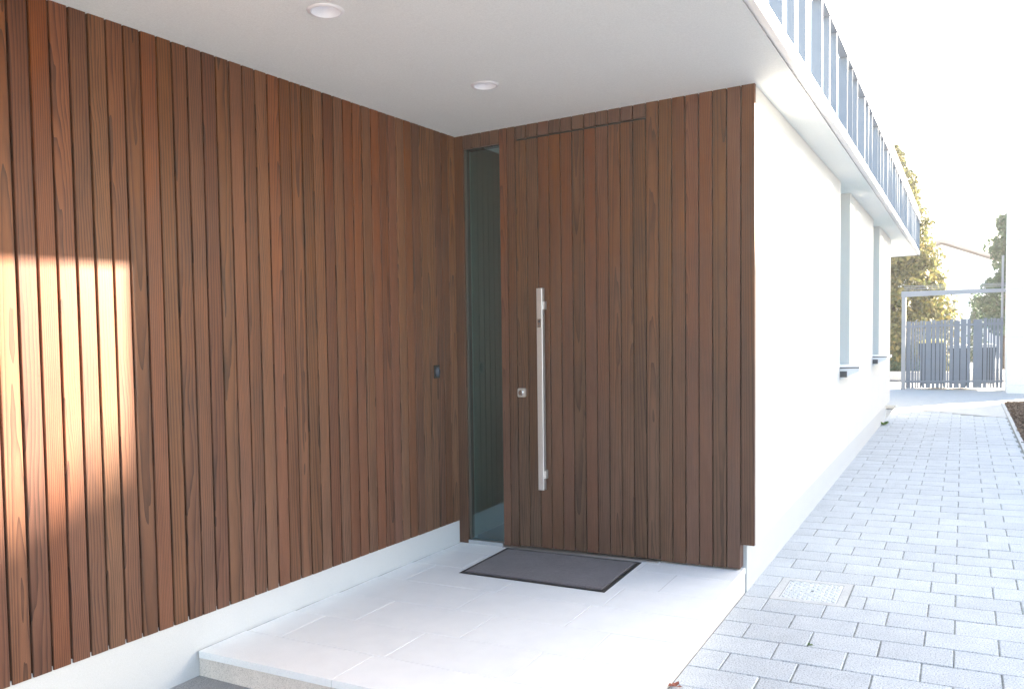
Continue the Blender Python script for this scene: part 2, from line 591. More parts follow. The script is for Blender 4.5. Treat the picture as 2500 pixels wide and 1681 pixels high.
# kerb between path and planting bed, concrete driveway in front of the gate
g = MB()
y = -6.0
while y < 17.0:
    g.bevbox(XR + 0.006, XR + 0.056, y, min(y + 0.996, 17.2), -0.20, ZG + 0.012, 0.006)
    y += 1.0
tag(g.build('kerb', M['concrete']), 'narrow concrete kerb between path and bark bed', kind='structure')
g = MB().prism([(XP - 6, 16.5), (XP - 0.01, 16.5), (XP - 0.01, path_end(XP) + 0.008), (XR, path_end(XR) + 0.008), (XR, 17.25),
                (9, 17.25), (9, 23.5), (XP - 6, 23.5)], 'z', -0.20, ZG)
tag(g.build('driveway', M['concrete']), 'bright concrete driveway at the end of the path', kind='structure')
g = MB().box(-14, 14, 23.52, 30, -0.20, ZG - 0.004)
tag(g.build('road', M['road']), kind='structure')

# ------------------------------------------------------------------ pavers
JT = 0.0055
tops = {0: 4.339}
for k in range(1, 80):
    tops[k] = tops[k - 1] + (0.2147 if k <= 11 else 0.2297)
for k in range(-1, -22, -1):
    tops[k] = tops[k + 1] - 0.2115
FR = (-0.922, -0.530, tops[1], tops[3] - 0.03)          # frame of the manhole cover
cells = []
for k in range(-20, 78):
    y1 = tops[k]
    y0 = tops[k - 1] if (k - 1) in tops else y1 - 0.2115
    even = (k % 2 == 0)
    first = -0.742 if even else -0.9195
    xsn = [XP - 0.0085, first]
    while xsn[-1] + 0.2993 < XR - 0.02:
        xsn.append(xsn[-1] + 0.2993)
    xsn.append(XR)
    for a, b in zip(xsn[:-1], xsn[1:]):
        segs = [(a, b)]
        if y1 > FR[2] + 0.02 and y0 < FR[3] - 0.02:
            segs = []
            if a < FR[0] - 0.02:
                segs.append((a, min(b, FR[0])))
            if b > FR[1] + 0.02:
                segs.append((max(a, FR[1]), b))
        for (p, q) in segs:
            if q - p < 0.03:
                continue
            ye = min(path_end(p), path_end(q))
            if y0 > ye - 0.05:
                continue
            cells.append((p, q, y0, min(y1, ye)))
cells.sort(key=lambda c: max(0, c[2] - 2.2) + (50 if c[2] < 2.2 else 0) - (c[2] < 2.2) * 2 * c[2])
pm = {}
rest = MB()
for i, (p, q, y0, y1) in enumerate(cells):
    w, d = q - p - JT, y1 - y0 - JT
    cx, cy = (p + q) / 2, (y0 + y1) / 2
    if i < 300:
        key = (round(w, 3), round(d, 3))
        if key not in pm:
            pm[key] = MB().bevbox(-w / 2, w / 2, -d / 2, d / 2, -0.03, 0.0, 0.004).mesh('paver', [M['paver']], (0, 0, 0), False)
        o = place('paver', pm[key], (cx, cy, ZG + random.uniform(-0.0015, 0.0015)), path)
        o.rotation_euler = (random.uniform(-.004, .004), FALL_TILT[1] + random.uniform(-.004, .004), random.uniform(-.002, .002))
    else:
        rest.bevbox(cx - w / 2, cx + w / 2, cy - d / 2, cy + d / 2, ZG - 0.03, ZG + random.uniform(-.0015, .0015), 0.004)
if rest.v:
    tag(rest.build('paver', M['paver'], path), kind='stuff')

# ------------------------------------------------------------------ manhole cover
fx0, fx1, fy0, fy1 = FR[0] + 0.004, FR[1] - 0.004, FR[2] + 0.004, FR[3] + 0.026
mh = thing('manhole_cover', ((fx0 + fx1) / 2, (fy0 + fy1) / 2, ZG), 'square pale metal manhole cover with raised pattern set into the pavers', 'manhole cover')
g = MB()
t = 0.042
g.box(fx0, fx1, fy0, fy0 + t, ZG - 0.03, ZG - 0.001).box(fx0, fx1, fy1 - t, fy1, ZG - 0.03, ZG - 0.001)
g.box(fx0, fx0 + t, fy0 + t, fy1 - t, ZG - 0.03, ZG - 0.001).box(fx1 - t, fx1, fy0 + t, fy1 - t, ZG - 0.03, ZG - 0.001)
g.build('frame', M['concrete'], mh)
M['castplate'] = simple('galvanised_plate', (0.66, 0.66, 0.65), 0.55, 0.15, noise=0.08, scale=14)
g = MB().box(fx0 + t + .004, fx1 - t - .004, fy0 + t + .004, fy1 - t - .004, ZG - 0.028, ZG - 0.003)
cov = g.build('plate', M['castplate'], mh)
g = MB()
nx, ny = 11, 13
for i in range(nx):
    for j in range(ny):
        x = fx0 + t + 0.022 + (fx1 - fx0 - 2 * t - 0.044) * i / (nx - 1)
        y = fy0 + t + 0.022 + (fy1 - fy0 - 2 * t - 0.044) * j / (ny - 1)
        if abs(i - 5) < 1 and abs(j - 6) < 1:
            continue
        a = 0.8 if (i + j) % 2 else -0.8
        xf = Matrix.Translation((x, y, ZG)) @ Matrix.Rotation(a, 4, 'Z')
        g.box(-0.011, 0.011, -0.0035, 0.0035, -0.004, 0.0015, 0, xf)
g.build('raised_pattern', M['castplate'], cov)
g = MB().lathe([(0.0, ZG - 0.0018), (0.008, ZG - 0.0018), (0.009, ZG - 0.0024)], (fx0 + fx1) / 2, (fy0 + fy1) / 2, 10)
g.build('key_hole', M['black'], cov)

# ------------------------------------------------------------------ entrance step
step = thing('entrance_step', (-2.0, 3.4, ZG), 'low entrance step of pale stone tiles in front of the timber door', 'step')
SY = 2.456
SXR = -1.058
g = MB().prism([(wall_x(SY, -0.008), SY + 0.012), (SXR - 0.004, SY + 0.012), (SXR - 0.004, 4.612), (XL0 - 0.03, 4.612)], 'z', ZG - 0.05, -0.032)
g.build('riser', M['riser'], step)
MB().prism([(wall_x(SY, -0.003), SY + 0.004), (SXR - 0.004, SY + 0.004), (SXR - 0.004, 4.611), (XL0 - 0.02, 4.611)], 'z', -0.0318, -0.0016).build('grout', M['grout'], step)
jt = 0.0028
rows = [SY, 2.735, 3.05, 3.372, 3.694, 4.016, 4.338, 4.66]
offs = [-2.2, -2.75, -2.57, -2.2, -2.75, -2.57, -2.2]
for r in range(7):
    y0, y1 = rows[r], min(rows[r + 1], 4.612)
    xa = wall_x((y0 + y1) / 2, -0.004)
    xs_ = [xa]
    x = offs[r]
    while x < xa + 0.06:
        x += 0.6
    while x < SXR - 0.05:
        xs_.append(x)
        x += 0.6
    xs_.append(SXR)
    for a, b in zip(xs_[:-1], xs_[1:]):
        w, d = b - a - jt, y1 - y0 - jt
        me = MB().bevbox(-w / 2, w / 2, -d / 2, d / 2, -0.031, 0, 0.0007).mesh('tile', [M['tile']], (0, 0, 0), False)
        place('tile', me, ((a + b) / 2, (y0 + y1) / 2, random.uniform(-.0003, .0003)), step, FALL_TILT)

# ------------------------------------------------------------------ the house
house = thing('house', (-3.0, YD, ZG), 'white rendered house with dark brown timber cladding, flat roof and roof railing', 'house')

# --- timber wall on the left
tw = part_empty('timber_wall', (XL0, YD, ZG), house)
ct, st = math.cos(DL), math.sin(DL)


def wpt(s, off, z):
    """s metres from the corner along the wall towards the street, off metres out of the wall"""
    return (XL0 - s * st + off * ct, YD - s * ct - off * st, z)


def wall_box(s0, s1, o0, o1, z0, z1, name, m, parent):
    pts = [wpt(s, o, z) for z in (z0, z1) for s, o in ((s0, o0), (s1, o0), (s1, o1), (s0, o1))]
    b = MB().add(pts, [(0, 1, 2, 3), (7, 6, 5, 4), (0, 4, 5, 1), (1, 5, 6, 2), (2, 6, 7, 3), (3, 7, 4, 0)])
    return b.build(name, m, parent)


wall_box(-0.3, 6.4, -0.30, -0.034, ZG - 0.08, ZC - 0.002, 'backing', M['membrane'], tw)
wall_box(0.0, 6.4, -0.0335, -0.010, ZG - 0.05, 0.165, 'plinth', M['plinth'], tw)

ZB, ZT = 0.151, ZC + 0.012
PW = 0.0755


def board_mesh(w, h, dep, bev, name, m):
    """board with rounded front arrises; local x along the wall, -y is the front, z up, centred in height"""
    a = w / 2
    poly = [(-a, dep), (-a, bev), (-a + bev * .35, bev * .35), (-a + bev, 0), (a - bev, 0), (a - bev * .35, bev * .35), (a, bev), (a, dep)]
    return MB().prism(poly, 'z', -h / 2, h / 2).mesh(name, [m], (0, 0, 0), False)


vars_ = []
for k in range(4):
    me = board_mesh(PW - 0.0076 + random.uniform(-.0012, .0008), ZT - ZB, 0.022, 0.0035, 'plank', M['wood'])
    vars_.append(me)
nb = 82
for i in range(nb):
    s = 0.006 + (i + 0.5) * PW + random.uniform(-.0008, .0008)
    p = wpt(s, random.uniform(-0.0012, 0.0008), (ZB + ZT) / 2)
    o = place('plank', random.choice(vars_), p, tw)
    # local x runs along the wall, local -y looks out of the wall (+X)
    o.rotation_euler = (random.uniform(-.0005, .0005), random.uniform(-.0006, .0006), math.pi / 2 - DL + random.uniform(-.012, .012))

# --- door wall
ew = part_empty('entrance_wall', (-2.0, YD, ZG), house)
gaps = [-2.9042, -2.8444, -2.7785, -2.7121, -2.6457, -2.5791, -2.5207, -2.4629]
right_gaps = [-1.6106 + 0.0774 * i for i in range(9)]
g = MB()
g.box(-2.575, -2.466, YD + 0.032, YD + 0.30, 0.0, ZC)              # behind the two narrow boards
g.box(-1.6075, -1.064, YD + 0.032, YD + 0.30, 0.16, ZC)               # behind the right boards
g.box(-1.6075, -1.092, YD + 0.08, YD + 0.30, 0.0, 0.158)
g.box(-2.466, -1.6075, YD + 0.05, YD + 0.30, 2.50, ZC)              # above the door
g.box(-2.95, -2.575, YD + 0.032, YD + 0.10, 2.567, ZC)              # above the glass
g.build('backing', M['membrane'], ew)


def board(x0, x1, z0, z1, parent, m, yoff=0.0, dep=0.022, gap=0.0062, bev=0.0035, name='plank'):
    w = x1 - x0 - gap
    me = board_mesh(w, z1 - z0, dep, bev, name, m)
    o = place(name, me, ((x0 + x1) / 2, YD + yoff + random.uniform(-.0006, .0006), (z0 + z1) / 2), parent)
    o.rotation_euler = (0, 0, random.uniform(-.008, .008))
    return o


wd = M['wood_door']
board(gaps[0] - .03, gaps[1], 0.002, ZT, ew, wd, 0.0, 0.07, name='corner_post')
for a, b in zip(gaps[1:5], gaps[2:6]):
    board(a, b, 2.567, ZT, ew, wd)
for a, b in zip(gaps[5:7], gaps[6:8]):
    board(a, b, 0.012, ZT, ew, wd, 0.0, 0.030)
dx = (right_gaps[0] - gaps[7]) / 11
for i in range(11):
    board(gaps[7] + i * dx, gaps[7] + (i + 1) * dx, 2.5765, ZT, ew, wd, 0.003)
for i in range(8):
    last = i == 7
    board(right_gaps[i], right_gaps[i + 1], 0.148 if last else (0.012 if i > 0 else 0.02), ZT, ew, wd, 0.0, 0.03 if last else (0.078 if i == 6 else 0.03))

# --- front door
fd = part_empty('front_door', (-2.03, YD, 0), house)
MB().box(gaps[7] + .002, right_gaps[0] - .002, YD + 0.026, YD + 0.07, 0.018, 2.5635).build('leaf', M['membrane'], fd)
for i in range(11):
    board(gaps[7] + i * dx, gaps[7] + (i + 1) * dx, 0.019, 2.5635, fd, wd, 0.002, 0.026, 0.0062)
MB().prism([(YD - 0.028, 0.001), (YD + 0.06, 0.001), (YD + 0.06, 0.011), (YD - 0.022, 0.011), (YD - 0.028, 0.006)], 'x', gaps[5] + .002, right_gaps[1] - .004).build('threshold', M['alu'], fd)
# long square pull handle on two stand-offs
HY = YD - 0.058
hb = MB()
hx0, hx1, hz0, hz1 = -2.295, -2.2555, 0.395, 1.638
b = 0.003
poly = [(hx0, HY + .034), (hx0, HY + b), (hx0 + b, HY), (hx1 - b, HY), (hx1, HY + b), (hx1, HY + .034), (hx1 - b, HY + .037), (hx0 + b, HY + .037)]
hb.prism(poly, 'z', hz0, hz1)
for z in (0.49, 1.532):
    hb.box(hx1 - .024, hx1 - .002, HY + .0365, YD + 0.002, z - 0.024, z + 0.024)
    hb.box(hx1 - .012, hx1 + .012, HY + .012, HY + .036, z - 0.024, z + 0.024)
hb.build('handle', M['steel'], fd)
rs = MB()
rz = 1.425
rs.box(hx0 + .007, hx1 - .007, HY - .0012, HY + .001, rz - .026, rz + .026, 0)
rs.box(hx0 + .013, hx1 - .013, HY - .0022, HY - .0008, rz - .019, rz + .017, 1)
rs.box(hx0 + .016, hx1 - .016, HY - .0032, HY - .0018, rz - .012, rz + .004, 0)
rs.build('fingerprint_reader', [M['chrome'], M['darkmetal']], fd)
# lock
lk = MB()
lx, lz = -2.4305, 0.995
k = 0.0275
poly = [(lx - k, lz - k + .005), (lx - k + .005, lz - k), (lx + k - .005, lz - k), (lx + k, lz - k + .005), (lx + k, lz + k - .005), (lx + k - .005, lz + k), (lx - k + .005, lz + k), (lx - k, lz + k - .005)]
lk.prism(poly, 'y', YD - 0.010, YD + 0.003)
lock = lk.build('lock_plate', M['steel'], fd)
kn = MB()
for j in range(1):
    n_ = 20
    vs = []
    prof = [(0.017, YD - .0095), (0.017, YD - .020), (0.013, YD - .024), (0.0, YD - .0245)]
    for r, y in prof:
        for q in range(n_):
            a = 2 * math.pi * q / n_
            vs.append((lx + r * math.cos(a), y, lz + r * math.sin(a)))
    fs = []
    for i in range(len(prof) - 1):
        for q in range(n_):
            fs.append((i * n_ + q, i * n_ + (q + 1) % n_, (i + 1) * n_ + (q + 1) % n_, (i + 1) * n_ + q))
    kn.add(vs, fs)
kn.box(lx - .002, lx + .002, YD - .0262, YD - .0243, lz - .008, lz + .008, 1)
kn.build('lock_cylinder', [M['chrome'], M['black']], lock)

# --- glass beside the door
sw = part_empty('sidelight_window', (-2.71, YD, 0), house)
MB().box(gaps[1] + .012, gaps[5] - .004, YD + 0.026, YD + 0.036, 0.026, 2.565).build('pane', M['glass'], sw)
MB().box(gaps[1] + .004, gaps[1] + .0118, YD + 0.008, YD + 0.06, 0.026, 2.565).build('frame', M['frame'], sw)
MB().prism([(YD - .004, 0.001), (YD + .06, 0.001), (YD + .06, 0.0255), (YD - .004, 0.0245)], 'x', gaps[1] + .002, gaps[5] - .003).build('sill', M['alu'], sw)
# hall behind it
g = MB()
g.box(-2.98, -2.90, YD + 0.11, 8.6, -0.02, ZC - 0.003)
g.box(-2.90, -1.35, 8.5, 8.6, -0.02, ZC - 0.003)
g.box(-1.35, -1.30, YD + 0.31, 8.6, -0.02, ZC - 0.003)
g.box(-3.0, gaps[1] + .0035, YD + 0.0705, YD + 0.1095, -0.02, ZC - 0.003)
g.build('hall_wall', M['interior'], house)
MB().box(-2.90, -1.30, YD + 0.07, 8.5, -0.05, 0.002).build('hall_floor', M['inner_floor'], house)

# --- white side wall with two window openings
ws = part_empty('white_wall', (XW, 9.0, ZG), house)
WIN = [(8.07, 8.79, 0.93), (11.185, 12.03, 0.915)]
YE = 14.0
g = MB()
edges = [YD + 0.003, WIN[0][0], WIN[0][1], WIN[1][0], WIN[1][1], YE]
g.box(-1.062, XW, YD + 0.032, YD + 0.305, 0.148, ZC - 0.002)
edges[0] = YD + 0.3055
for a, b in ((0, 1), (2, 3), (4, 5)):
    g.box(-1.29, XW, edges[a], edges[b], 0.148, ZC - 0.002)
for (a, b, zs) in WIN:
    g.box(-1.29, XW - 0.0005, a, b, 0.148, zs)
g.box(-9, -1.2905, YE - 0.3, YE, -0.1, ZC - 0.002)
g.build('render', M['plaster'], ws)
MB().box(-1.30, XP, YD + 0.08, YE - 0.02, ZG - 0.08, 0.1475).build('plinth', M['plinth'], ws)
for i, (a, b, zs) in enumerate(WIN):
    wn_ = part_empty('window', (-1.2, (a + b) / 2, zs), house)
    f = MB()
    x0, x1 = -1.245, -1.185
    t = 0.06
    f.box(x0, x1, a, a + t, zs, ZC - .01).box(x0, x1, b - t, b, zs, ZC - .01).box(x0, x1, a + t, b - t, zs, zs + t).box(x0, x1, a + t, b - t, ZC - .01 - t, ZC - .01)
    f.build('frame', M['trim'], wn_)
    MB().box(-1.222, -1.212, a + t, b - t, zs + t, ZC - .01 - t).build('pane', M['glass'], wn_)
    MB().box(-1.285, -1.275, a, b, zs, ZC - .01).build('blind', M['curtain'], wn_)
    s = MB()
    pr = XW + 0.165
    ztop = zs + 0.028
    s.prism([(-1.184, ztop + .006), (XW, ztop), (pr, ztop - .004), (pr, ztop - .036), (pr - .012, ztop - .040), (XW + 0.001, ztop - .115), (XW + 0.001, ztop - 0.02), (-1.184, ztop - .02)], 'y', a + 0.012, b - 0.012, 0)
    s.box(XW + 0.0015, XW + 0.062, a + 0.004, a + 0.0115, ztop - .09, ztop - .035, 1)
    s.box(XW, pr + 0.003, a + 0.004, a + 0.0118, ztop - .008, ztop + 0.003, 1)
    s.build('sill', [M['sill'], M['darkmetal']], wn_)

# --- flat roof, soffit and eave
rf = part_empty('roof', (-3, 6, ZC), house)
YR0, YR1 = -1.7, 17.64
g = MB()
LIGHTS = ((-2.2176, 2.5347), (-2.1895, 3.7165))
XE = XF - 0.045
HS, HR = 0.12, 0.0585
x0, x1 = -2.2035 - HS, -2.2035 + HS
ycuts = [YR0, 2.5347 - HS, 2.5347 + HS, 3.7165 - HS, 3.7165 + HS, YR1]
g.add([(-9, YR0, ZC), (-4.5, YR0, ZC), (-4.5, YR1, ZC), (-9, YR1, ZC)], [(0, 1, 2, 3)])
for a, b in ((-4.5, x0), (x1, XE)):
    g.add([(a, YR0, ZC), (b, YR0, ZC), (b, YR1, ZC), (a, YR1, ZC)], [(0, 1, 2, 3)])
for q in (0, 2, 4):
    g.add([(x0, ycuts[q], ZC), (x1, ycuts[q], ZC), (x1, ycuts[q + 1], ZC), (x0, ycuts[q + 1], ZC)], [(0, 1, 2, 3)])
for (cx, cy), (ya, yb) in zip(LIGHTS, ((ycuts[1], ycuts[2]), (ycuts[3], ycuts[4]))):
    nn_ = 48
    inner = [(cx + HR * math.cos(2 * math.pi * i / nn_), cy + HR * math.sin(2 * math.pi * i / nn_), ZC) for i in range(nn_)]
    outer = []
    for i in range(nn_):
        c_, s_ = math.cos(2 * math.pi * (i + .0) / nn_), math.sin(2 * math.pi * (i + .0) / nn_)
        k_ = max(abs(c_), abs(s_))
        u, v = c_ / k_, s_ / k_
        outer.append((x0 + (u + 1) / 2 * (x1 - x0), ya + (v + 1) / 2 * (yb - ya), ZC))
    g.add(inner + outer, [(i, (i + 1) % nn_, nn_ + (i + 1) % nn_, nn_ + i) for i in range(nn_)])
g.build('soffit', M['soffit'], rf)
g = MB()
for a, b in ((-9.0, -4.5), (-4.5, XE)):
    g.box(a, b, YR0, YR1, ZC + 0.06, ZC + 0.069)
g.box(-9, XE, YR0 - 0.02, YR0 - 0.001, ZC, ZC + 0.068)
g.box(XE - 0.004, XE - 0.0005, YR0, YR1, ZC + 0.0005, ZC + 0.0595)
g.build('slab', M['plaster'], rf)
g = MB()
g.box(XF - 0.0445, XF - 0.026, YR0, YR1, ZC + 0.010, ZC + 0.04)          # drip groove
g.build('drip_groove', M['trim'], rf)
g = MB()
g.prism([(XF - 0.0258, ZC + 0.0005), (XF - 0.004, ZC + 0.0005), (XF, ZC + 0.004), (XF, ZC + 0.068), (XF - 0.004, ZC + 0.07), (XF - 0.0258, ZC + 0.07)], 'y', YR0, YR1 + 0.02)
g.build('fascia', M['fascia'], rf)
MB().box(-9, XF - 0.004, YR1 + 0.001, YR1 + 0.018, ZC - 0.012, ZC + 0.069).build('end_flashing', M['darkmetal'], rf)

# --- railing on the roof
rl = part_empty('roof_railing', (XF, 8, ZC), house)
g = MB().box(XF - 0.055, XF + 0.004, YR0, YR1 + 0.02, 3.2625, 3.43)
g.build('top_rail', M['rail'], rl)
picket = MB().box(-0.038, 0.0, -0.006, 0.006, 0, 3.262 - ZC - 0.0702).mesh('baluster', [M['rail']], (0, 0, 0), False)
postm = MB().box(-0.062, 0.0, -0.010, 0.010, 0, 3.262 - ZC - 0.0702)
post = postm.mesh('rail_post', [M['rail']], (0, 0, 0), False)
y = 5.2 - 1.2 * 5
while y < YR1:
    for dy, me, nm in ((0, post, 'rail_post'), (0.305, picket, 'baluster'), (0.632, picket, 'baluster')):
        if YR0 + .1 < y + dy < YR1 - .02:
            place(nm, me, (XF - 0.002, y + dy, ZC + 0.0701), rl)
    y += 1.2

# ------------------------------------------------------------------ recessed ceiling lights
for (cx, cy, lab) in ((-2.2176, 2.5347, 'round white recessed soffit light nearest the viewer'),
                      (-2.1895, 3.7165, 'round white recessed soffit light closest to the front door')):
    dl = thing('downlight', (cx, cy, ZC - 0.001), lab, 'ceiling light', 'recessed lights in the porch soffit')
    g = MB().lathe([(0.058, ZC - 0.0065), (0.0605, ZC - 0.0065), (0.072, ZC - 0.0030), (0.0735, ZC - 0.0008)], cx, cy, 40)
    g.build('trim_ring', M['trim'], dl, smooth=True)
    g = MB().lathe([(0.0582, ZC - 0.0066), (0.0575, ZC + 0.002), (0.0555, ZC + 0.016), (0.052, ZC + 0.030), (0.046, ZC + 0.044), (0.034, ZC + 0.052), (0.0, ZC + 0.054)], cx, cy, 40)
    g.build('diffuser', M['reflector'], dl, smooth=True)

# ------------------------------------------------------------------ doorbell with camera on the timber wall
s_db = (YD - 4.289) / ct
db = thing('doorbell', wpt(s_db, 0, 1.107), 'small black video doorbell on the timber wall near the corner', 'doorbell')


def local_box(mb, s0, s1, o0, o1, z0, z1, mi=0):
    pts = [wpt(s, o, z) for z in (z0, z1) for s, o in ((s0, o0), (s1, o0), (s1, o1), (s0, o1))]
    mb.add(pts, [(0, 1, 2, 3), (7, 6, 5, 4), (0, 4, 5, 1), (1, 5, 6, 2), (2, 6, 7, 3), (3, 7, 4, 0)], mi)


g = MB()
local_box(g, s_db - 0.030, s_db + 0.030, -0.01, 0.005, 1.106, 1.188)
g.build('housing', M['black'], db)
# rounded camera hood
g = MB()
vs, fs = [], []
n1, n2 = 14, 8
for i in range(n2 + 1):
    ph = math.pi * 0.5 * i / n2
    for j in range(n1):
        th = 2 * math.pi * j / n1
        ds = 0.021 * math.cos(ph) * math.cos(th)
        dz = 0.033 * math.cos(ph) * math.sin(th)
        vs.append(wpt(s_db - 0.004 + ds, 0.005 + 0.018 * math.sin(ph), 1.146 + dz))
for i in range(n2):
    for j in range(n1):
        fs.append((i * n1 + j, i * n1 + (j + 1) % n1, (i + 1) * n1 + (j + 1) % n1, (i + 1) * n1 + j))
g.add(vs, fs)
g.build('camera_dome', M['lens'], db, smooth=True)

# ------------------------------------------------------------------ door mat
mt = thing('doormat', (-2.06, 4.2, 0), 'dark purple grey doormat with black rubber border in front of the door', 'doormat')
mx = [(-2.532, 3.922), (-2.545, 4.510), (-1.632, 4.500), (-1.618, 3.897)]
cxm, cym = sum(p[0] for p in mx) / 4, sum(p[1] for p in mx) / 4


def scale_poly(pl, d):
    r = []
    for x, y in pl:
        r.append((x - d * (1 if x > cxm else -1), y - d * (1 if y > cym else -1)))
    return r


o0, o1 = mx, scale_poly(mx, 0.006)
g = MB()
vs = [(x, y, 0.0008) for x, y in o0] + [(x, y, 0.004) for x, y in o1] + [(x, y, 0.004) for x, y in scale_poly(mx, 0.03)]
fs = [(i, (i + 1) % 4, 4 + (i + 1) % 4, 4 + i) for i in range(4)] + [(4 + i, 4 + (i + 1) % 4, 8 + (i + 1) % 4, 8 + i) for i in range(4)] + [(0, 3, 2, 1)]
g.add(vs, fs)
g.build('rubber_border', M['rubber'], mt)
inn = scale_poly(mx, 0.024)
g = MB()
NX, NY = 60, 40
vs, fs = [], []
for j in range(NY + 1):
    for i in range(NX + 1):
        u, v = i / NX, j / NY
        a = Vector(inn[0]).lerp(Vector(inn[3]), u)
        b = Vector(inn[1]).lerp(Vector(inn[2]), u)
        p = a.lerp(b, v)
        e = min(u, v, 1 - u, 1 - v)
        h = 0.0085 if e > 0.001 else 0.0035
        vs.append((p.x, p.y, h + (rng.random() - .5) * 0.0008 + 0.0006 * math.sin(u * 9 + v * 4)))
for j in range(NY):
    for i in range(NX):
        q = j * (NX + 1) + i
        fs.append((q, q + 1, q + NX + 2, q + NX + 1))
g.add(vs, fs)
g.build('carpet_pile', M['carpet'], mt)

# ------------------------------------------------------------------ planting bed with bark mulch
g = MB()
bx0, bx1, by0, by1 = XR + 0.058, 2.35, -4.0, 17.2
NXb, NYb = 34, 420
vs, fs = [], []
hh = rng.random((NYb + 1, NXb + 1)) * 0.022
for j in range(NYb + 1):
    for i in range(NXb + 1):
        x = bx0 + (bx1 - bx0) * i / NXb
        y = by0 + (by1 - by0) * j / NYb
        vs.append((x, y, ZG - 0.016 + hh[j, i] + 0.03 * math.sin(x * 3.1 + math.sin(y * 1.7)) * min(1, i / 6)))
for j in range(NYb):
    for i in range(NXb):
        q = j * (NXb + 1) + i
        fs.append((q, q + 1, q + NXb + 2, q + NXb + 1))
g.add(vs, fs)
for _ in range(8500):
    x = rng.uniform(bx0 + .02, 1.7)
    y = rng.uniform(1.0, 17.1)
    l, w = rng.uniform(.02, .06), rng.uniform(.008, .02)
    xf = Matrix.Translation((x, y, ZG + 0.004 + rng.uniform(0, .02))) @ Matrix.Rotation(rng.uniform(0, 6.28), 4, 'Z') @ Matrix.Rotation(rng.uniform(-.5, .5), 4, 'Y')
    g.box(-l, l, -w, w, -.004, .004, 0, xf)
tag(g.build('bark_mulch', M['mulch'], org=(1.4, 8, ZG)), 'brown bark mulch in the bed right of the path', 'mulch', kind='stuff')


# ------------------------------------------------------------------ vegetation
def leaf_mesh(name, centres, normals, size, m, jitter=0.6, aspect=1.8, parent=None, org=None, per=1):
    """many small bent leaf faces (two triangles each), one mesh"""
    n = len(centres)
    c = np.array(centres)
    nr = np.array(normals) + rng.normal(0, jitter, (n, 3))
    nr /= np.linalg.norm(nr, axis=1)[:, None]
    t = rng.normal(0, 1, (n, 3))
    t -= (t * nr).sum(1)[:, None] * nr
    t /= np.linalg.norm(t, axis=1)[:, None]
    u = np.cross(nr, t)
    s = size * rng.uniform(0.55, 1.35, (n, 1))
    a = c - t * s * aspect / 2
    b = c + u * s / 2 + nr * s * 0.12
    d = c - u * s / 2 + nr * s * 0.12
    e = c + t * s * aspect / 2
    vs = np.stack([a, b, e, d], 1).reshape(-1, 3) - np.array(org)
    fs = np.arange(n * 4).reshape(-1, 4)
    me = bpy.data.meshes.new(name)
    me.vertices.add(len(vs))
    me.vertices.foreach_set('co', vs.ravel())
    me.loops.add(n * 4)
    me.loops.foreach_set('vertex_index', fs.ravel())
    me.polygons.add(n)
    me.polygons.foreach_set('loop_start', np.arange(n) * 4)
    me.polygons.foreach_set('loop_total', np.full(n, 4))
    me.materials.append(m)
    me.update()
    me.validate()
    return place(name, me, org, parent)


def clumps(pts, rad, per):
    """leaf positions on the outside of clumps centred on pts"""
    c, nn = [], []
    for p, r in zip(pts, rad):
        d = rng.normal(0, 1, (per, 3))
        d /= np.linalg.norm(d, axis=1)[:, None]
        k = rng.uniform(0.55, 1.0, (per, 1)) ** 0.5
        c.append(np.array(p) + d * k * r * np.array([1, 1, 0.8]))
        nn.append(d)
    return np.concatenate(c), np.concatenate(nn)


def conifer(name, x, y, z0, h, r0, label, m, nclump, per, size, cr):
    t = thing(name, (x, y, z0), label, 'tree')
    MB().tube([(x, y, z0 - .2), (x, y, z0 + h * .5), (x, y, z0 + h * .95)], .1, 8, radii=[.16, .09, .02]).build('trunk', M['bark'], t)
    pts, rad = [], []
    for i in range(nclump):
        f = rng.random() ** 1.35
        z = z0 + 0.15 + f * (h - 0.2)
        prof = r0 * (1 - f) ** 0.72 * (0.72 + 0.28 * min(1, f * 6))
        a = rng.uniform(0, 2 * math.pi)
        q = prof * (0.62 + 0.38 * rng.random())
        pts.append((x + q * math.cos(a), y + q * math.sin(a), z))
        rad.append(cr * (0.55 + 0.7 * (1 - f)) * rng.uniform(.7, 1.3))
    c, nn = clumps(pts, rad, per)
    leaf_mesh('crown', c, nn, size, m, 0.5, 2.0, t, (x, y, z0 + h / 2))
    return t


conifer('thuja_tree', -1.85, 26.2, -0.15, 6.6, 1.92, 'tall golden green cone shaped thuja behind the gate and house end', M['thuja'], 900, 60, 0.072, 0.30)
conifer('thuja_tree', -4.6, 27.5, -0.15, 6.2, 2.1, 'golden green thuja mostly hidden behind the end of the house', M['thuja'], 360, 40, 0.10, 0.36)
conifer('spruce_tree', 0.44, 36, -0.3, 2.55, 0.42, 'small blue green spruce seen just above the gate', M['leaf'], 120, 30, 0.06, 0.13)

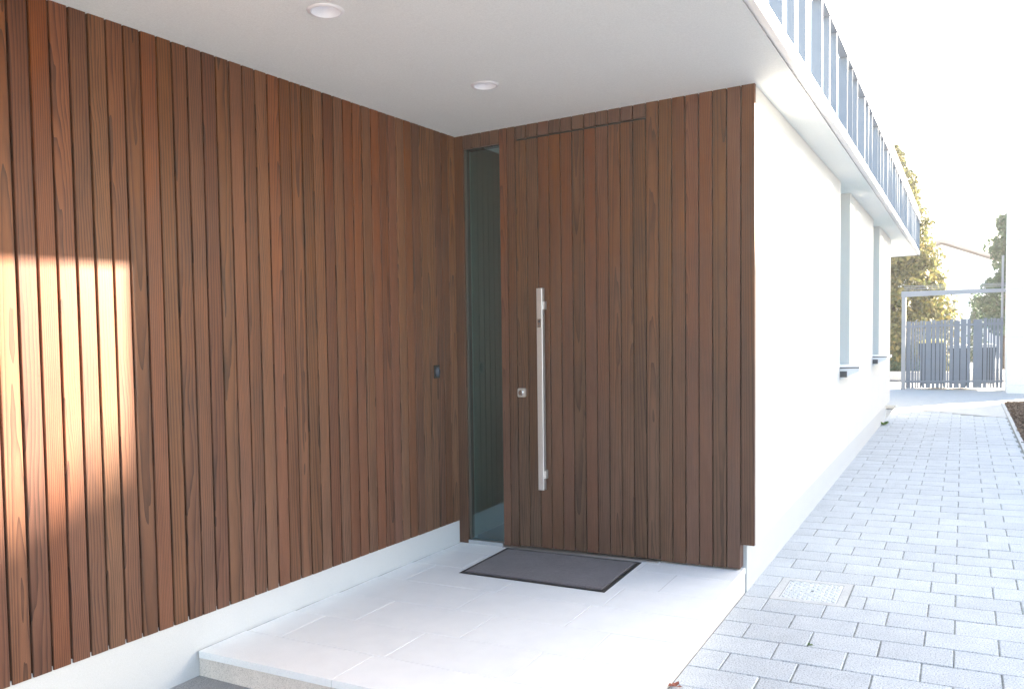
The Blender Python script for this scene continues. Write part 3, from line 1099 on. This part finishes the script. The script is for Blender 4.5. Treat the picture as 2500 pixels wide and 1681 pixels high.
# loose broadleaf tree right of the gate, in front of the white pillar
rng = np.random.default_rng(23)
bt = thing('broadleaf_tree', (1.15, 30, -0.2), 'loose blue green leafy tree beside the white pillar behind the gate', 'tree')
g = MB()
g.tube([(1.15, 30, -.4), (1.1, 30.05, 1.4), (1.2, 30, 3.0), (1.3, 30, 4.4)], .1, 8, radii=[.13, .10, .06, .02])
tips = []
for i in range(44):
    z = 0.9 + 3.6 * i / 43
    a = rng.uniform(0, 6.28)
    l = 0.9 * (1 - (i / 50) ** 1.5) * rng.uniform(.55, 1.1)
    p0 = Vector((1.15 + .03 * z, 30, z))
    p2 = p0 + Vector((math.cos(a) * l, math.sin(a) * l, 0.35 * l))
    g.tube([p0, p0.lerp(p2, .5) + Vector((0, 0, .06)), p2], .03, 5, radii=[.035, .02, .006])
    tips += [p0.lerp(p2, f) for f in (.45, .75, 1.0)]
g.build('trunk', M['bark'], bt)
c, nn = clumps([tuple(p) for p in tips], [rng.uniform(.18, .36) for _ in tips], 70)
leaf_mesh('crown', c, nn, 0.085, M['leaf'], 0.8, 1.7, bt, (1.15, 30, 2.5))


# the neighbour's house stands right of the path, its gable towards the entrance; the low sun comes from behind it
nh = thing('neighbour_house', (13.5, 19.8, -0.21), 'pale rendered neighbouring house with gabled tiled roof standing right of the garden', 'house')
NX0, NX1, NYA, NYR, NYB = 10.0, 17.0, 12.2, 19.8, 27.0


def ntop(y):
    return 7.61 - 0.42 * abs(y - NYR)


g = MB().prism([(NYA, -.4), (NYB, -.4), (NYB, ntop(NYB) - .25), (NYR, ntop(NYR) - .25), (NYA, ntop(NYA) - .25)], 'x', NX0 + .25, NX1)
g.build('wall', M['housewall'], nh)
g = MB()
for (ya, yb) in ((NYA - .5, NYR), (NYR, NYB + .5)):
    g.prism([(ya, ntop(ya) - .22), (yb, ntop(yb) - .22), (yb, ntop(yb)), (ya, ntop(ya))], 'x', NX0, NX1 + .3)
g.build('roof', M['roofedge'], nh)
for (y, z) in ((16.2, 0.9), (21.6, 0.9), (17.6, 3.7), (20.8, 3.7)):
    f = MB().box(NX0 + .2, NX0 + .249, y, y + 1.2, z, z + 1.3).build('window', M['trim'], nh)
    MB().box(NX0 + .19, NX0 + .199, y + .08, y + 1.12, z + .08, z + 1.22).build('pane', M['glass'], f)

# evergreen row added out of view to keep the sun off the white wall
tg = thing('added_shade_hedge', (8.1, 20.6, -0.21), 'tall dense evergreen hedge added out of view to shade the white wall', 'hedge')
g = MB()
cpts, nrm = [], []
for q in range(13):
    yc = 16.45 + q * 0.72
    hgt = 6.95 + 0.25 * math.sin(q * 2.1)
    g.tube([(8.1, yc, -.4), (8.1, yc, hgt * .55), (8.1, yc, hgt - .25)], .3, 9, radii=[.40, .38, .16])
    for _ in range(1500):
        f = rng.random()
        a = rng.uniform(0, 6.28)
        rr = 0.47 * (1 - max(0, f - .62) / .38 * .72) * rng.uniform(.8, 1.05)
        cpts.append((8.1 + rr * math.cos(a), yc + rr * math.sin(a), -.2 + f * (hgt + .2)))
        nrm.append((math.cos(a), math.sin(a), .3))
g.build('trunk', M['hedgecore'], tg)
leaf_mesh('foliage', cpts, nrm, 0.15, M['hedge'], .5, 1.8, tg, (8.1, 20.6, 3))

# low hedge and green mesh fence beyond the driveway
hb_ = thing('low_hedge', (-2.6, 24.6, ZG), 'low bluish green shrub row at the foot of the thuja', 'hedge')
c, nn = clumps([(rng.uniform(-5.5, -0.9), rng.uniform(24.4, 24.9), rng.uniform(0.05, .38)) for _ in range(170)], [rng.uniform(.12, .22) for _ in range(170)], 40)
leaf_mesh('foliage', c, nn, 0.05, M['leaf'], .7, 1.6, hb_, (-2.6, 24.6, 0.1))
mf = thing('mesh_fence', (-2.6, 25.1, ZG), 'green wire mesh fence in front of the thuja', 'fence')
g = MB()
for z in np.arange(0.0, 1.16, 0.12):
    g.box(-6.5, -0.7, 25.098, 25.102, z, z + .008)
for x in np.arange(-6.5, -0.7, 0.06):
    g.box(x, x + .006, 25.102, 25.106, 0.0, 1.15)
tag(g.build('wire_mesh', M['mesh'], mf), kind='stuff')
for x in (-6.0, -3.8, -1.6):
    MB().box(x, x + .05, 25.107, 25.157, -.25, 1.2).build('post', M['mesh'], mf)
kw = MB().box(-8, 12, 23.9, 24.1, -.25, 0.10)
kw = kw.build('low_wall', M['concrete'])
tag(kw, 'low pale concrete wall across the street end behind the gate', 'wall')

# ------------------------------------------------------------------ gate
GY = 20.69
gt = thing('gate', (-0.24, GY, ZG), 'grey metal gate of upright slats under a pale beam at the end of the path', 'gate')
MB().box(-1.237, -1.150, GY - 0.04, GY + 0.05, ZG - .1, 1.955).build('post', M['gatepost'], gt)
g = MB().prism([(-1.245, 1.957), (0.79, 1.957), (0.79, 2.03), (-1.245, 2.085)], 'y', GY - 0.045, GY + 0.055)
g.build('beam', M['gatepost'], gt)
for z, dz in ((2.125, -0.045), (2.165, -0.055), (2.20, -0.06)):
    MB().tube([(-1.2, GY, z), (0.79, GY, z + dz)], .006, 6).build('wire', M['gatepost'], gt)
Xz = lambda q: -1.237 + (q - 195) * (2.0 / 973)
cuts = [240, 292, 325, 350, 375, 400, 432, 492, 532, 575, 605, 640, 662, 705, 767, 830, 877, 980, 1022, 1045, 1068, 1100, 1135, 1166]
for i, (a, b) in enumerate(zip(cuts[:-1], cuts[1:])):
    x0, x1 = Xz(a) + 0.007, Xz(b) - 0.007
    if b == 877:
        x1 -= .02
    if a == 877:
        x0 += .02
    dzt = [0.0, -.012, 0.01, -.02, 0.004][i % 5]
    MB().box(x0, x1, GY, GY + 0.02, ZG + 0.02, 1.40 + dzt).build('slat', M['gate'], gt)
for z in (0.0, 1.255):
    MB().box(-1.149, 0.762, GY - 0.03, GY - 0.001, z, z + 0.045).build('rail', M['gate'], gt)
MB().tube([(0.735, GY + 0.10, ZG), (0.735, GY + 0.10, 2.75)], .022, 8).build('pole', M['gatepost'], gt)


def bin_thing(x0, x1, zt, lid, label):
    y0, y1 = 20.86, 21.46
    t = thing('wheelie_bin', ((x0 + x1) / 2, (y0 + y1) / 2, ZG), label, 'bin', 'bins behind the gate')
    g = MB()
    i = 0.05
    zb, ztp = ZG + 0.10, zt - 0.07
    g.add([(x0 + i, y0 + i, zb), (x1 - i, y0 + i, zb), (x1 - i, y1 - i, zb), (x0 + i, y1 - i, zb), (x0, y0, ztp), (x1, y0, ztp), (x1, y1, ztp), (x0, y1, ztp)],
          [(0, 3, 2, 1), (4, 5, 6, 7), (0, 1, 5, 4), (1, 2, 6, 5), (2, 3, 7, 6), (3, 0, 4, 7)])
    g.box(x0 - .012, x1 + .012, y0 - .012, y1 + .012, ztp - .05, ztp - .001)
    g.build('body', M['bin'], t)
    xm = (x0 + x1) / 2
    poly = [(x0 - .02, ztp), (x0 - .02, ztp + .03), (x0 + .06, ztp + .065), (xm, ztp + .078), (x1 - .06, ztp + .065), (x1 + .02, ztp + .03), (x1 + .02, ztp)]
    MB().prism(poly, 'y', y0 - .03, y1 + .02).build('lid', lid, t)
    for x in (x0 + .02, x1 - .06):
        w = MB()
        n_ = 14
        vs = [(xx, y1 - .06 + .09 * math.cos(a), ZG + .09 + .09 * math.sin(a)) for xx in (x, x + .04) for a in [2 * math.pi * q / n_ for q in range(n_)]]
        w.add(vs, [tuple(range(n_)), tuple(range(2 * n_ - 1, n_ - 1, -1))] + [(q, (q + 1) % n_, n_ + (q + 1) % n_, n_ + q) for q in range(n_)])
        w.build('wheel', M['black'], t)


bin_thing(-0.89, -0.35, 0.96, M['binlid2'], 'tallest bin behind the left half of the gate')
bin_thing(-0.28, 0.12, 0.83, M['binlid'], 'dark grey bin behind the middle of the gate')
bin_thing(0.22, 0.64, 0.83, M['binlid'], 'dark grey bin behind the right end of the gate')

# ------------------------------------------------------------------ white pillar of stacked blocks at the right
pl = thing('pillar', (1.4, 20.2, ZG), 'tall white pillar of stacked blocks at the right end of the gate', 'pillar')
z = ZG - 0.1
zs = [-0.2]
for q in range(8):
    zs.append(ZG + 0.13 + q * 1.0)
for a, b in zip(zs[:-1], zs[1:]):
    bmx = MB().bevbox(0.80, 2.3, 19.86, 20.9, a, b - 0.008, 0.012)
    bmx.build('block', M['housewall'], pl)
MB().box(0.815, 2.28, 19.875, 20.88, ZG - .1, zs[-1] - .05).build('core', M['concrete'], pl)

# ------------------------------------------------------------------ house across the street
fh = thing('far_house', (1.0, 46, -0.3), 'pale house with a low pitched roof beyond the thuja', 'house')
yh = 46.0


def roofz(x):
    return 5.32 - (x + 1.0) * 0.42


g = MB().prism([(-5.5, -.5), (6.0, -.5), (6.0, roofz(6.0) - .1), (-1.0, roofz(-1.0) - .1), (-5.5, roofz(-1.0) - 2.0)], 'y', yh, yh + 9)
g.build('wall', M['housewall'], fh)
g = MB()
p1 = [(-1.0, roofz(-1.0)), (6.9, roofz(6.9)), (6.9, roofz(6.9) + .16), (-1.0, roofz(-1.0) + .16)]
g.prism(p1, 'y', yh - .5, yh + 9.4)
p2 = [(-1.0, roofz(-1.0)), (-1.0, roofz(-1.0) + .16), (-6.4, roofz(-1.0) - 2.2), (-6.4, roofz(-1.0) - 2.36)]
g.prism(p2, 'y', yh - .5, yh + 9.4)
g.build('roof', M['roofedge'], fh)
MB().box(-.95, -.35, yh + 2.5, yh + 3.1, roofz(-1) - .4, roofz(-1) + 0.9).build('chimney', M['housewall'], fh)
for x in (0.6, 3.0):
    f = MB().box(x, x + 1.2, yh - .03, yh - .001, 0.9, 2.2)
    f = f.build('window', M['trim'], fh)
    MB().box(x + .08, x + 1.12, yh - .034, yh - .0305, 0.98, 2.12).build('pane', M['glass'], f)

# ------------------------------------------------------------------ little things on the ground


def sprig(name, x, y, z, label, n, s, m, cat='plant'):
    t = thing(name, (x, y, z), label, cat)
    g = MB()
    for i in range(n):
        a = rng.uniform(0, 6.28)
        l = s * rng.uniform(.6, 1.2)
        w = l * .32
        d = Vector((math.cos(a), math.sin(a), rng.uniform(.3, 1.1)))
        d.normalize()
        u = d.cross(Vector((0, 0, 1))).normalized() * w
        p = Vector((x, y, z))
        md = p + d * l * .5
        g.add([p, md + u, p + d * l + Vector((0, 0, -l * .2)), md - u], [(0, 1, 2, 3)])
    g.build('leaves', m, t)


sprig('weed', -0.619, 3.943, ZG - .004, 'tiny green weed sprouting from a joint between pavers', 6, 0.028, M['weed'])
sprig('weed', XP + 0.03, 13.2, ZG, 'small dull green weed at the foot of the white wall', 16, 0.10, M['weed'])
sprig('dry_leaf', -1.032, 3.25, ZG + .003, 'curled red brown dry leaf where the path meets the step', 4, 0.045, M['dryleaf'], 'leaf')
sprig('dry_leaf', -2.85, 2.40, ZG + .003, 'dark dry leaf on the concrete at the corner of the step', 4, 0.03, M['dryleaf'], 'leaf')

# ------------------------------------------------------------------ hazy air
hm = bpy.data.materials.new('hazy_air')
hm.use_nodes = True
hn = hm.node_tree
hn.nodes.clear()
pv = hn.nodes.new('ShaderNodeVolumePrincipled')
pv.inputs['Color'].default_value = (0.95, 0.96, 0.98, 1)
pv.inputs['Density'].default_value = 0.0017
pv.inputs['Anisotropy'].default_value = 0.3
ho = hn.nodes.new('ShaderNodeOutputMaterial')
hn.links.new(pv.outputs[0], ho.inputs['Volume'])
g = MB().box(-156, 156, -156, 156, -1.45, 9.8)
me = g.mesh('haze', [hm], (0, 0, 0), False)
hz_o = place('haze', me, (0, 0, 0))
tag(hz_o, kind='stuff')
